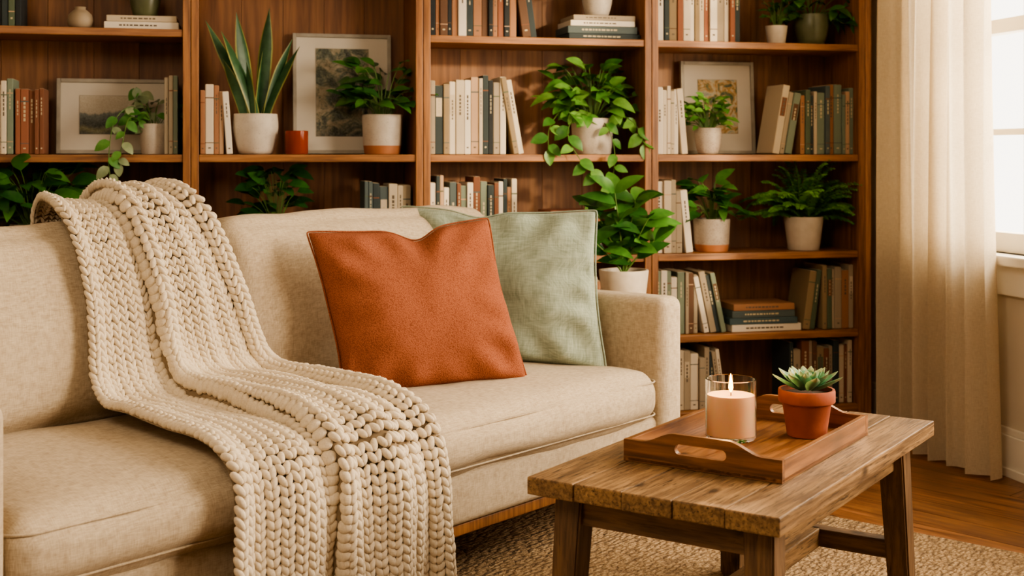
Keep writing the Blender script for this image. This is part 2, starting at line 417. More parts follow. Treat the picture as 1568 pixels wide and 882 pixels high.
# ------------------------------------------------------------ bookcase
posts=[-2.97,-2.12,-1.26,-.428,.463,1.37]; ph=.0275; DEP=.30; TOP=2.36
SH={'A':1.5455,'B':1.103,'C':.717,'D':.40,'E':.10}
mb=MB()
for p in posts: 
    mb.box(p-ph,p-.001,0,DEP,0,TOP,0,c=.0025); mb.box(p+.001,p+ph,0,DEP,0,TOP,0,c=.0025)
for a,b_ in zip(posts[:-1],posts[1:]):
    x0,x1=a+ph,b_-ph
    n=5; w=(x1-x0)/n
    for k in range(n): mb.box(x0+k*w+.0006,x0+(k+1)*w-.0006,DEP-.015,DEP,.05,TOP-.03,2,c=.001)
    mb.box(x0,x1,DEP-.004,DEP,.05,TOP-.03,2)
    for nm,z in SH.items():
        if nm=='A' and abs(a+1.26)<.01: z=1.80
        mb.box(x0,x1,.006,DEP-.012,z-.027,z,1,c=.003)
    mb.box(x0,x1,.006,DEP-.012,1.97,1.997,1,c=.003)
    mb.box(x0,x1,.02,.045,0,.073,1)
mb.box(posts[0]-ph-.02,posts[-1]+ph+.02,-.02,DEP,TOP,TOP+.045,1,c=.005)
mb.build('bookcase',[M['wv'],M['wh'],M['wb']],BK,False)

# ------------------------------------------------------------ books
def book(mb,w,h,d,ci,X,rnd):
    mb.box(-w/2,w/2,0,d,.0,h,ci,X,c=min(.0035,w*.18))
    e=.0022
    mb.box(-w/2+e,w/2-e,.006,d+.0006,.003,h+.0006,PAGES,X)
    ink=INK if ci in LIGHT else INKL
    k=rnd.random()
    if k<.8:
        a=h*rnd.uniform(.45,.6); n=rnd.randint(4,8); gw=w*rnd.uniform(.08,.14)
        for q in range(n):
            l=rnd.uniform(.006,.014)
            if a+l>h*.88: break
            mb.box(-gw,gw,-.0004,.002,a,a+l,ink,X); a+=l+.004
    if k>.45: mb.box(-w*.16,w*.16,-.0004,.002,h*.08,h*.10,ink,X)
    if k>.6:
        c2=rnd.choice([3,14,6,8,9]); mb.box(-w/2+.0004,w/2-.0004,-.0005,.002,h*.80,h*.815,c2,X)
        mb.box(-w/2+.0004,w/2-.0004,-.0005,.002,h*.16,h*.17,c2,X)
    elif k<.18 and w>.02:
        mb.box(-w*.36,w*.36,-.0003,.002,h*.55,h*.82,rnd.choice([3,8,14,1]),X)
def row(s0,s1,z,h0,h1,pal,seed,lean=0,nlean=0,side=1,dep=.17,t0=.035):
    rnd=random.Random(seed); mb=MB(); x=0; L=s1-s0; items=[]
    while True:
        w=rnd.choice([rnd.uniform(.013,.022),rnd.uniform(.02,.034)])
        if x+w>L-(lean and .02): break
        items.append(w); x+=w+.0008
    n=len(items); x=0; 
    for i,w in enumerate(items):
        h=rnd.uniform(h0,h1); d=dep*rnd.uniform(.85,1); ci=pal[(i*3+rnd.randint(0,2))%len(pal)] 
        th=0
        if side>0 and i>=n-nlean: th=-lean
        if side<0 and i<nlean: th=lean
        y=rnd.uniform(0,.014)
        if th==0: X=T(x+w/2,y,0)
        elif th<0:
            a=math.radians(-th); off=h*math.sin(a)
            X=T(x+off*.55+w/2,y,0+ w/2*math.sin(a))@RY(th)
        else:
            a=math.radians(th); X=T(x+w/2,y,w/2*math.sin(a))@RY(th)
        book(mb,w,h,d,ci,X,rnd)
        x+=w/ (math.cos(math.radians(abs(th)))) +.0008
        if side<0 and i==nlean-1: x+=h*math.sin(math.radians(lean))*.95
    mb.build('row_of_books',BM,BK@T(s0,t0,z),False)
def stack(s,z,specs,seed,t=.04,name='stack_of_books'):
    rnd=random.Random(seed); mb=MB(); zz=0
    for (w,th,ci) in specs:
        X=T(rnd.uniform(-.008,.008),0,zz)@RZ(rnd.uniform(-2,2))
        mb.box(-w/2,w/2,0,.18,0,th,ci,X,c=.003)
        mb.box(-w/2+.004,w/2+.0005,.006,.1805,.003,th-.003,PAGES,X)
        a=-w*.3
        while a<w*.2:
            l=rnd.uniform(.006,.016); mb.box(a,a+l,-.0004,.002,th*.4,th*.62,INK if ci in LIGHT else INKL,X); a+=l+.004
        zz+=th+.0004
    mb.build(name,BM,BK@T(s,t,z),False); return z+zz
E=.001
warm=[0,1,9,2,4,14,15]; cool=[0,2,6,11,7,2,5]
row(-2.05,-1.80,SH['A']+E,.26,.31,[5,10,1,8,0],1)
row(-.395,.03,SH['A']+E,.25,.31,[5,10,1,0,15,4,2,14,12],2,8,2)
row(.50,.86,SH['A']+E,.25,.31,[0,2,1,12,11,5,15],3)
zs1=stack(-1.425,SH['A']+E,[(.255,.026,2),(.24,.022,1)],4)
zs2=stack(.285,SH['A']+E,[(.29,.022,5),(.28,.028,6),(.26,.022,2),(.25,.02,11)],5)
row(-1.2,-.9,1.801,.12,.15,warm,50)
row(-2.08,-1.855,SH['B']+E,.24,.27,[5,7,2,6,0,6],6)
row(-1.85,-1.745,SH['B']+E,.215,.235,[12,4,3],7)
row(-1.352,-1.296,SH['B']+E,.26,.29,[11,1,7],8)
row(-1.228,-1.10,SH['B']+E,.22,.26,[0,9,4,1,2],9,4,1)
row(-.395,-.03,SH['B']+E,.25,.30,[2,0,11,1,5,0,2,10,15,9],10,10,2)
row(.495,.64,SH['B']+E,.24,.275,[2,1,9,0],11,5,1)
row(.985,1.335,SH['B']+E,.235,.30,[9,4,1,7,11,8,6,7,5],12,10,3,-1)
row(-1.45,-1.36,SH['C']+E,.22,.26,[2,11],13)
row(-.64,-.46,SH['C']+E,.25,.31,[1,6,11,5],14)
row(-.395,-.05,SH['C']+E,.26,.31,[2,0,7,2,5,6,4,9,3],15)
stack(.17,SH['C']+E,[(.22,.04,5),(.21,.045,1),(.215,.04,6),(.2,.045,12)],16)
row(.495,.67,SH['C']+E,.24,.29,[2,1,9,11],17,6,1)
row(-2.0,-1.96,SH['C']+E,.24,.29,[5],18)
row(.495,.78,SH['D']+E,.22,.255,[7,11,9,2,5,1,14],19,12,4)
stack(.955,SH['D']+E,[(.30,.028,2),(.29,.026,13),(.27,.028,6),(.26,.026,4)],20)
row(1.115,1.335,SH['D']+E,.235,.26,[15,1,4,11,8,14],21,8,2,-1)
row(-.39,.3,SH['D']+E,.2,.26,warm,22); row(-1.2,-.6,SH['D']+E,.2,.26,cool,23)
row(.495,.80,SH['E']+E,.20,.245,[7,5,1,0,11],24,8,2)
row(1.06,1.335,SH['E']+E,.22,.26,[3,5,14,1,11,15],25)
row(-.39,.3,SH['E']+E,.2,.25,cool,26)
for z,sd in ((SH['A'],31),(SH['B'],32),(SH['C'],33)): row(-2.92,-2.3,z+E,.22,.29,warm+cool,sd)

# ------------------------------------------------------------ framed pictures
def picture(s,w,h,aw,ah,artm,t=.235,lean=4):
    mb=MB(); f=.014; th=.018
    mb.box(-w/2,-w/2+f,-th,0,0,h,0,c=.002); mb.box(w/2-f,w/2,-th,0,0,h,0,c=.002)
    mb.box(-w/2+f,w/2-f,-th,0,0,f,0,c=.002); mb.box(-w/2+f,w/2-f,-th,0,h-f,h,0,c=.002)
    mb.box(-w/2+f,w/2-f,-.010,-.002,f,h-f,1)
    cz=h/2+.005
    mb.box(-aw/2-.002,aw/2+.002,-.0112,-.009,cz-ah/2-.002,cz+ah/2+.002,0)
    mb.box(-aw/2,aw/2,-.012,-.009,cz-ah/2,cz+ah/2,2)
    mb.build('framed_picture',[M['frame'],M['mat'],artm],BK@T(s,t,SH['B']+.002)@RX(-lean),False)
picture(-1.535,.40,.275,.24,.14,M['art1'])
picture(-.70,.375,.46,.20,.335,M['art2'],t=.235,lean=4)
picture(.835,.32,.38,.17,.22,M['art3'])

# ------------------------------------------------------------ plants
def pot(mb,r,h,kind='w',X=None):
    if kind=='w':
        pr=[(0,0),(r*.84,0),(r*.88,.004),(r*.93,h*.22),(r*.935,h*.225),(r,h*.9),(r,h*.98),(r*.97,h),(r*.9,h),(r*.88,h*.86),(0,h*.86)]
        mb.lathe(pr,lambda i:1 if i<3 else (2 if i==9 else 0),X)
    elif kind=='round':
        pr=[(0,0),(r*.62,0),(r*.72,.004)]+[(r*(.72+.28*math.sin(PI/2*min(1,t*1.25))-.06*max(0,t-.7)*3),h*t) for t in (.1,.2,.35,.5,.65,.8,.92,1)]+[(r*.88,h),(r*.86,h*.86),(0,h*.86)]
        mb.lathe(pr,lambda i:2 if i>=len(pr)-2 else 0,X)
    elif kind=='taper':
        pr=[(0,0),(r*.74,0),(r*.77,.004),(r*.97,h*.97),(r*.96,h),(r*.88,h),(r*.85,h*.88),(0,h*.88)]
        mb.lathe(pr,lambda i:2 if i==6 else 0,X)
    elif kind=='terra':
        pr=[(0,0),(r*.68,0),(r*.70,.004),(r*.86,h*.70),(r*.88,h*.71),(r*.97,h*.72),(r,h*.745),(r,h*.97),(r*.985,h),(r*.9,h),(r*.87,h*.9),(0,h*.9)]
        mb.lathe(pr,lambda i:2 if i==10 else 0,X,40)
def bush(mb,z,n,R,H,L,W,mats,seed,droop=.4,ysq=.6,low=.15,spread=.9,upb=.3,fold=.25):
    rnd=random.Random(seed)
    for i in range(n):
        az=rnd.uniform(0,2*PI); rho=math.sqrt(rnd.random())**.8; hz=low+(1-low)*rnd.random()
        rr=R*rho*math.sqrt(max(.1,1-(hz*.8)**2))
        tip=Vector((rr*math.cos(az),rr*math.sin(az)*ysq,z+H*hz))
        base=Vector((.15*rr*math.cos(az),.15*rr*math.sin(az),z-.01))
        mid=(base+tip)/2+Vector((0,0,.02+.15*H)); mid.x=base.x+(tip.x-base.x)*.35; mid.y=base.y+(tip.y-base.y)*.35
        pts=[base*(1-t)**2+mid*2*t*(1-t)+tip*t*t for t in [k/6 for k in range(7)]]
        mb.tube(pts,.0016,3,seg=4)
        for q in ((1.0,) if rnd.random()<.45 else (1.0,.72)):
            a2=az+rnd.uniform(-1,1)*spread; el=rnd.uniform(-.3,.5)+upb*hz
            d=Vector((math.cos(a2)*math.cos(el),math.sin(a2)*math.cos(el)*.8,math.sin(el)))
            k=int(q*6); l=L*rnd.uniform(.7,1.15)
            up=Vector((rnd.uniform(-.5,.5),-.6+rnd.uniform(-.4,.3),1))
            mb.leaf(pts[min(6,k)],d,l,W*l/L,4+rnd.randrange(len(mats)),droop*rnd.uniform(.4,1.4),fold,up)
def vine(mb,pts,L,W,n,nm,seed):
    rnd=random.Random(seed); P=[Vector(p) for p in pts]; out=[]
    for i in range(len(P)-1):
        a=P[max(i-1,0)];b_=P[i];c=P[i+1];d=P[min(i+2,len(P)-1)]
        for k in range(8):
            t=k/8; out.append(.5*((2*b_)+(-a+c)*t+(2*a-5*b_+4*c-d)*t*t+(-a+3*b_-3*c+d)*t**3))
    out.append(P[-1]); mb.tube(out,.0017,3,seg=5)
    for i in range(n):
        p=out[int((i+.5)/n*(len(out)-1))]; sd=1 if i%2 else -1
        d=Vector((sd*rnd.uniform(.5,1),-rnd.uniform(.1,.6),-rnd.uniform(.1,.9)))
        l=L*rnd.uniform(.75,1.15); mb.leaf(p,d,l,W*l/L,4+rnd.randrange(nm),.3,.2,(rnd.uniform(-.3,.3),-1,.6))
    mb.leaf(out[-1],(.1,-.1,-1),L,W,4,.1,.2,(0,-1,0))
def slots(pm,band,leafs): return [M[pm],M[band],M['soil'],M['stem']]+[M[l] for l in leafs]
PT=.125
def place(name,mb,mats,s,z,t=PT,clamp=True):
    if clamp: mb.clampy(.275-t)
    return mb.build(name,mats,BK@T(s,t,z+.001),True,auto=45)
mb=MB(); pot(mb,.05,.11,'w'); bush(mb,.1,16,.10,.10,.055,.034,['a','b'],5,.5)
vine(mb,[(-.02,-.01,.10),(-.07,-.03,.17),(-.13,-.08,.12),(-.145,-.15,0),(-.14,-.16,-.08),(-.12,-.15,-.15)],.055,.034,12,2,3)
vine(mb,[(-.02,-.02,.10),(-.08,-.06,.13),(-.10,-.14,.04),(-.115,-.15,-.03)],.05,.032,8,2,4)
vine(mb,[(0,0,.1),(-.03,0,.2),(-.06,-.02,.24)],.05,.034,5,2,6)
place('potted_ivy',mb,slots('potw','potw',['gv','gf']),-1.39,SH['B'])
mb=MB(); pot(mb,.083,.148,'round')
for i,(dx,dy,hh,w,lx,tw) in enumerate([(-.02,0,.40,.050,-.05,20),(.02,.01,.42,.048,.03,-15),(.0,-.02,.33,.052,-.125,30),(.03,-.01,.28,.050,.13,-35),(-.03,.02,.37,.042,-.15,10),(.01,.02,.29,.042,.02,50),(-.015,-.03,.22,.042,-.02,-40),(.04,.0,.31,.040,.095,25),(-.04,-.01,.23,.040,-.08,-20)]):
    vs=[];fs=[];ms=[];N=14
    for k in range(N+1):
        t=k/N; ww=w/2*(.55+.6*math.sin(PI*min(1,t*.75+.1)))*(1 if t<.6 else max(.02,1-((t-.6)/.4)**1.8))
        a=math.radians(tw)*(1+.8*t); c=Vector((dx+lx*t**1.4,dy+.0*t,.12+hh*t))
        for u,bz in ((-1,.12),(-.82,.06),(0,-.12),(.82,.06),(1,.12)):
            vs.append(c+Vector((math.cos(a)*u*ww-math.sin(a)*bz*ww,math.sin(a)*u*ww+math.cos(a)*bz*ww,0)))
    for k in range(N):
        for j in range(4): fs.append((k*5+j,k*5+j+1,k*5+j+6,k*5+j+5)); ms.append(5 if j in (0,3) else 4)
    mb.add(vs,fs,ms)
place('potted_snake_plant',mb,slots('potw','potw',['snake','margin']),-1.03,SH['B'])
def candle(name,r,h,wh,X,gl,flame):
    mb=MB()
    mb.lathe([(0,0),(r*.93,0),(r,.006),(r,h),(r-.0022,h+.001),(r-.0035,h),(r-.0035,.010),(0,.009)],0,seg=48)
    mb.lathe([(0,.0102),(r-.0042,.0105),(r-.0042,wh),(r*.6,wh-.002),(0,wh-.003)],1,seg=48)
    mb.tube([(0,0,wh-.004),(.0008,0,wh+.008)],.001,2)
    if flame: mb.lathe([(0,wh+.004),(.0030,wh+.008),(.0055,wh+.014),(.0048,wh+.021),(.0024,wh+.034),(0,wh+.046)],3,seg=12)
    return mb.build(name,[gl,M['wax'],M['wick'],M['flame']],X,auto=40)
candle('amber_candle_jar',.042,.085,.055,BK@T(-.885,.07,SH['B']+.001),M['amber'],False)
mb=MB(); pot(mb,.076,.148,'w'); bush(mb,.14,46,.155,.21,.085,.048,['a','b'],11,.4)
place('potted_rubber_plant',mb,slots('potw','terral',['gd','gm']),-.565,SH['B'],.11)
mb=MB(); pot(mb,.083,.14,'w'); bush(mb,.13,70,.20,.21,.085,.052,['a','b','c'],21,.5,low=.0)
vine(mb,[(0,-.03,.13),(-.08,-.09,.16),(-.14,-.14,.08),(-.10,-.17,-.02),(-.04,-.16,-.07),(.03,-.15,-.12),(.06,-.15,-.17)],.07,.045,15,3,3)
vine(mb,[(-.02,-.02,.13),(-.13,-.05,.17),(-.20,-.10,.10),(-.21,-.12,.02)],.065,.042,8,3,8)
vine(mb,[(.02,-.02,.13),(.10,-.07,.15),(.15,-.11,.10),(.17,-.12,.04)],.065,.042,8,3,9)
vine(mb,[(.02,-.05,.13),(.03,-.11,.1),(.04,-.16,.0),(.02,-.16,-.13),(-.05,-.15,-.2)],.06,.038,9,3,12)
place('potted_pothos',mb,slots('potw','potw',['gl','gm','gl']),.262,SH['B'])
mb=MB(); pot(mb,.055,.105,'round'); bush(mb,.09,64,.115,.135,.04,.028,['a','b'],31,.4)
place('potted_peperomia',mb,slots('potg','potg',['gl','gm']),.735,SH['B'],.10)
mb=MB(); pot(mb,.073,.13,'w'); bush(mb,.12,30,.115,.16,.085,.042,['a','b'],37,.4)
place('potted_rubber_plant',mb,slots('potg','terral',['gd','gf']),.755,SH['C'],.11)
# fern
mb=MB(); pot(mb,.082,.135,'taper'); rnd=random.Random(8)
for i in range(72):
    az=rnd.uniform(0,2*PI) ; Lf=rnd.uniform(.17,.28); el=rnd.uniform(.4,1.5)
    P=Vector((.02*math.cos(az),.02*math.sin(az),.118)); d=Vector((math.cos(az)*math.cos(el),math.sin(az)*math.cos(el)*.55-.05,math.sin(el))); pts=[P.copy()]
    n=22
    for k in range(n):
        P=P+d.normalized()*Lf/n; d.z-=.045; pts.append(P.copy())
    mb.tube(pts,.0011,3,seg=4)
    for k in range(2,n+1):
        dd=(pts[min(k+1,n)]-pts[k-1]).normalized(); sdv=dd.cross(Vector((0,-.35,1))).normalized()
        pl=.030*math.sin(PI*(k/n)**.7*.93)+.006
        for sg in (-1,1): mb.leaf(pts[k],sdv*sg+dd*.45+Vector((0,0,rnd.uniform(-.15,.15))),pl,.011,4+rnd.randrange(2),.2,.1,(0,-.8,1),3)
place('potted_fern',mb,slots('potc','potc',['gf','gl']),1.150,SH['C'],.10)
mb=MB(); pot(mb,.07,.13,'w'); bush(mb,.12,46,.13,.21,.075,.045,['a','b'],41,.4)
place('potted_rubber_plant',mb,slots('potw','potw',['gd','gdd']),-.955,SH['C'],.12)
mb=MB(); pot(mb,.08,.14,'w'); bush(mb,.12,70,.22,.22,.11,.06,['a','b'],43,.5)
place('potted_philodendron',mb,slots('potg','potg',['gd','gm']),-1.80,SH['C'],.12)
mb=MB(); mb.lathe([(0,0),(.028,0),(.04,.012),(.044,.03),(.04,.05),(.026,.064),(.018,.07),(.019,.078),(.014,.078),(.012,.066),(0,.06)],0)
mb.build('ceramic_vase',[M['vase']],BK@T(-1.64,.09,SH['A']+.001))
mb=MB(); pot(mb,.055,.10,'round'); bush(mb,.09,20,.08,.1,.05,.03,['a'],47,.4)
mb.build('potted_houseplant',slots('potgreen','potgreen',['gd']),BK@T(-1.42,.12,zs1+.0005))
mb=MB(); pot(mb,.06,.10,'round'); bush(mb,.09,20,.09,.12,.05,.03,['a'],48,.4)
mb.build('potted_houseplant',slots('potw','potw',['gm']),BK@T(.28,.12,zs2+.0005))
mb=MB(); pot(mb,.046,.075,'taper'); bush(mb,.065,34,.09,.15,.05,.02,['a','b'],51,.3)
place('potted_houseplant',mb,slots('potc','potc',['gd','gm']),1.03,SH['A'],.10)
mb=MB(); pot(mb,.07,.125,'round'); bush(mb,.10,46,.15,.15,.07,.042,['a','b'],53,.5,low=-.1)
vine(mb,[(.02,-.02,.11),(.1,-.05,.15),(.15,-.07,.1)],.06,.04,6,2,9)
place('potted_pothos',mb,slots('potgreen','potgreen',['gm','gd']),1.19,SH['A'],.11)

# plant on stand behind sofa arm
PX=T(.40,4.56,0)
mb=MB(); mb.lathe([(0,.50),(.14,.50),(.145,.505),(.145,.52),(.14,.525),(0,.525)],0,seg=40)
for k in range(3):
    a=k*2*PI/3+.4; mb.tube([(.09*math.cos(a),.09*math.sin(a),.50),(.135*math.cos(a),.135*math.sin(a),.0)],[.014,.010],1,seg=10)
mb.build('plant_stand',[M['wh'],M['wv']],PX,auto=40)
mb=MB(); pot(mb,.092,.165,'taper')
rnd=random.Random(77)
stems=[(-.12,.02,.24),(-.04,-.03,.30),(.05,.02,.27),(.10,-.03,.21),(.0,.04,.2),(.13,.0,.13),(-.13,-.04,.13)]
for sx,sy,hh in stems:
    P=[Vector((sx*t**1.3*.85,sy*t,.14+hh*t)) for t in [k/8 for k in range(9)]]
    mb.tube(P,[.004-.0003*k for k in range(9)],3,seg=6)
    for k in range(3,9):
        az=k*2.4+sx*20; el=rnd.uniform(.0,.7)
        for q in range(1 if k<8 else 3):
            a=az+q*2.1; d=Vector((math.cos(a)*math.cos(el),math.sin(a)*math.cos(el)*.8-.2,math.sin(el)+.15*k/8))
            mb.leaf(P[k],d,rnd.uniform(.10,.14),.056,4+rnd.randrange(2),.35,.22,(rnd.uniform(-.4,.4),-.9,1))
mb.build('potted_zz_plant',slots('potc','potc',['gm','gd']),PX@T(0,0,.526),auto=45)

# ------------------------------------------------------------ sofa
mb=MB(); LN=2.066; SP=.95
def sb(x0,x1,y0,y1,z0,z1,r,bulge=(0,0,0),n=14,nz=0,seed=0,mat=0,X=None):
    mb.soft(((x0+x1)/2,(y0+y1)/2,(z0+z1)/2),(x1-x0,y1-y0,z1-z0),r,mat,X,bulge,n,nz,seed)
sb(-.02,LN+.02,.015,.90,.18,.315,.02)
sb(LN,LN+.115,-.012,.90,.18,.672,.032,n=10); sb(-.115,0,-.012,.90,.18,.672,.032,n=10)
sb(-.0,LN,.80,.905,.30,.84,.03)
sb(.004,SP-.002,-.012,.66,.312,.452,.055,(.0,.016,.032),22,.009,1)
sb(SP+.002,LN-.003,-.012,.66,.312,.452,.055,(.0,.016,.032),22,.009,5)
for x0,x1,sd in ((.006,SP-.004,3),(SP+.004,LN-.004,9)):
    X=T((x0+x1)/2,.705,.688)@RX(-8)
    mb.soft((0,0,0),(x1-x0,.20,.47),.070,0,X,(0,.042,.014),22,.014,sd)
def piping(x0,x1,y0,y1,z,r):
    pts=[]
    for cx_,cy_,a0 in ((x1-r,y0+r,-90),(x1-r,y1-r,0),(x0+r,y1-r,90),(x0+r,y0+r,180)):
        for k in range(7):
            a=math.radians(a0+15*k); pts.append((cx_+r*math.cos(a),cy_+r*math.sin(a),z))
    pts.append(pts[0]); mb.tube(pts,.0026,0,seg=6)
for x0,x1 in ((.004,SP-.002),(SP+.002,LN-.003)):
    piping(x0,x1,-.008,.66,.427,.055)
    piping(x0,x1,-.008,.66,.330,.055)
mb.box(-.09,LN+.09,.03,.88,.15,.18,1,c=.004)
for x in (-.05,LN+.05,LN/2):
    for y in (.09,.82): mb.box(x-.025,x+.025,y-.025,y+.025,.0135 if y<.5 else 0,.15,1,c=.004)
mb.build('sofa',[M['linen'],M['wv']],SF,auto=60)

def pillow(name,W,H,TH,mat,X,seed,dent=.03,dx=.1,skew=0,wr=1):
    mb=MB(); N=44; vs=[];fs=[]; idx={}
    for sgn in (1,-1):
        for i in range(N+1):
            for j in range(N+1):
                a=-1+2*i/N; b_=-1+2*j/N
                if sgn<0 and (i in(0,N) or j in (0,N)): idx[(sgn,i,j)]=idx[(1,i,j)]; continue
                x=W/2*a*(1-.07*(1-b_*b_)*abs(a)-.02*(abs(a*b_))**8); z=H/2*b_*(1-.07*(1-a*a)*abs(b_)-.02*(abs(a*b_))**8)
                th=TH/2*((1-a*a)*(1-b_*b_))**.40*(1-.14*b_)
                dn=dent*G(a,dx,.20)*smooth(.2,1,b_); z-=dn
                th*=1-.35*G(a,dx,.2)*smooth(.45,1,b_)
                x+=skew*z
                e=(abs(a)**3+abs(b_)**3)*.5
                w=noise.noise(Vector((a*1.6+seed,b_*1.6,sgn*.7)))*.026*wr+noise.noise(Vector((a*4+seed,b_*4,sgn)))*.016*(.3+e)*wr
                r=math.atan2(b_,a); w+=.009*math.sin(r*14+seed)*smooth(.5,1.1,math.hypot(a,b_))
                edge=min(1,(1-a*a)*(1-b_*b_)*6)
                y=-sgn*(th+w*edge)
                y+= .018*noise.noise(Vector((a*1.3+seed*2,b_*1.3,5)))
                idx[(sgn,i,j)]=len(vs); vs.append((x,y,z))
    for sgn in (1,-1):
        for i in range(N):
            for j in range(N):
                q=(idx[(sgn,i,j)],idx[(sgn,i+1,j)],idx[(sgn,i+1,j+1)],idx[(sgn,i,j+1)])
                fs.append(q if sgn>0 else q[::-1])
    mb.add(vs,fs,0)
    edge=[idx[(1,i,0)] for i in range(N+1)]+[idx[(1,N,j)] for j in range(1,N+1)]+[idx[(1,i,N)] for i in range(N-1,-1,-1)]+[idx[(1,0,j)] for j in range(N-1,-1,-1)]
    mb.tube([vs[k] for k in edge],.003,0,seg=6)
    mb.build(name,[mat],X,sub=1)
pillow('throw_pillow',.535,.475,.20,M['orange'],SF@T(1.38,.335,.682)@RZ(-28)@RY(-3)@RX(-13),3,.035,.14,skew=-.12,wr=.7)
pillow('throw_pillow',.63,.495,.17,M['sage'],T(-.033,3.92,.697)@RZ(-8)@RY(1)@RX(-12),8,.02,-.2,skew=-.09)

# ------------------------------------------------------------ knit throw
ctrl=[(.935,.58),(.93,.80),(.905,.92),(.82,.965),(.72,.972),(.635,.945),(.582,.86),(.555,.75),(.542,.63),(.518,.555),(.46,.515),(.35,.508),(.2,.506),(.06,.500),(-.028,.465),(-.060,.39),(-.066,.25),(-.068,.05)]
dense=[]
for i in range(len(ctrl)-1):
    p=[Vector(ctrl[max(0,min(len(ctrl)-1,i+k))]) for k in (-1,0,1,2)]
    for k in range(20):
        t=k/20; dense.append(.5*((2*p[1])+(-p[0]+p[2])*t+(2*p[0]-5*p[1]+4*p[2]-p[3])*t*t+(-p[0]+3*p[1]-3*p[2]+p[3])*t**3))
dense.append(Vector(ctrl[-1]))
cum=[0]
for a,b_ in zip(dense[:-1],dense[1:]): cum.append(cum[-1]+(b_-a).length)
TL=cum[-1]
import bisect
def pathat(l):
    l=max(0,min(TL-1e-6,l)); i=bisect.bisect_right(cum,l)-1; t=(l-cum[i])/(cum[i+1]-cum[i])
    p=dense[i].lerp(dense[i+1],t)
    i0=max(0,i-4); i1=min(len(dense)-1,i+5); d=(dense[i1]-dense[i0]).normalized()
    return p,Vector((-d.y,d.x))
keys=[(0,.60,.90),(.15,.57,.89),(.24,.50,.86),(.3,.475,.85),(.42,.50,.915),(.52,.49,.97),(.62,.47,1.0),(.78,.43,1.02),(1,.43,1.03)]
def edges(f):
    for (f0,a0,b0),(f1,a1,b1) in zip(keys[:-1],keys[1:]):
        if f<=f1:
            t=(f-f0)/(f1-f0); return a0+(a1-a0)*t,b0+(b1-b0)*t
    return keys[-1][1:]
def rawsurf(a,l,extra,SG):
    p,nn=pathat(l); nrm=Vector((0,nn.x,nn.y))*SG
    f=l/TL; L,R=edges(f)
    c1=.44+.03*math.sin(f*7+1)
    h=.010+.030*smooth(c1-.03,c1+.01,a)+.018*G(a,c1+.035,.035)-.010*G(a,c1-.06,.03)
    h+=.014*G(a,.04,.045)+.018*G(a,.96,.045)-.010*G(a,.88,.03)
    c2=.70+.03*math.sin(f*5+2); h+=.010*G(a,c2,.05)-.008*G(a,c2+.08,.03)
    fr=smooth(.72,.85,f); h+=fr*(.010+.016*math.sin(a*15+1.5+f*2))
    h+=.010*noise.noise(Vector((a*5,f*11,1)))
    s=L+(R-L)*a+.012*math.sin(f*11+a*2)
    return Vector((s,p.x,p.y))+nrm*(h+extra)
tst=rawsurf(.5,TL*.6,.1,1)-rawsurf(.5,TL*.6,0,1)
SG=1 if tst.z>0 else -1
def surf2(a,l,extra=0): return rawsurf(a,l,extra,SG)
mb=MB(); NA,NL=70,150; vs=[];fs=[]
for j in range(NL+1):
    for i in range(NA+1): vs.append(surf2(i/NA,TL*j/NL,-.004))
for j in range(NL):
    for i in range(NA):
        a=j*(NA+1)+i; fs.append((a,a+1,a+NA+2,a+NA+1))
mb.add(vs,fs,1)
NC=20; rh=.0190; NR=int(TL/rh)
sphere=[];sf=[]
U,V_=8,7
for j in range(V_+1):
    th=PI*j/V_
    for i in range(U): sphere.append(Vector((math.sin(th)**.8*math.cos(2*PI*i/U),math.cos(th),math.sin(th)**.8*math.sin(2*PI*i/U))) if 0<j<V_ else Vector((0,math.cos(th),0)))
for j in range(V_):
    for i in range(U): sf.append((j*U+i,j*U+(i+1)%U,(j+1)*U+(i+1)%U,(j+1)*U+i))
rnd=random.Random(5)
for c in range(NC):
    for r in range(NR):
        l=(r+.5)*rh+rnd.uniform(-.0014,.0014); ja=rnd.uniform(-.0022,.0022)
        for sg in (-1,1):
            a=(c+.5+sg*.235)/NC+ja
            p=surf2(a,l,.003+rnd.uniform(-.0010,.0012)); e=.004
            du=(surf2(min(1,a+e),l,.003)-surf2(max(0,a-e),l,.003)); cw=du.length/ (min(1,a+e)-max(0,a-e))/NC
            du.normalize(); dl=(surf2(a,min(TL,l+.006),.003)-surf2(a,max(0,l-.006),.003)).normalized()
            n=du.cross(dl).normalized()
            out=surf2(a,l,.01)-surf2(a,l,0)
            if n.dot(out)<0: n=-n
            d=(dl*1.0-du*sg*(.46+rnd.uniform(-.08,.08))+n*.22).normalized()
            w=n.cross(d).normalized()
            hl=rh*.83*rnd.uniform(.92,1.08); hw=cw*.285*rnd.uniform(.92,1.07); ht=.0100
            vs=[p+d*q.y*hl+w*q.x*hw+n*q.z*ht for q in sphere]
            mb.add(vs,sf,0)
mb.build('knit_throw_blanket',[M['knit'],M['knitb']],SF)

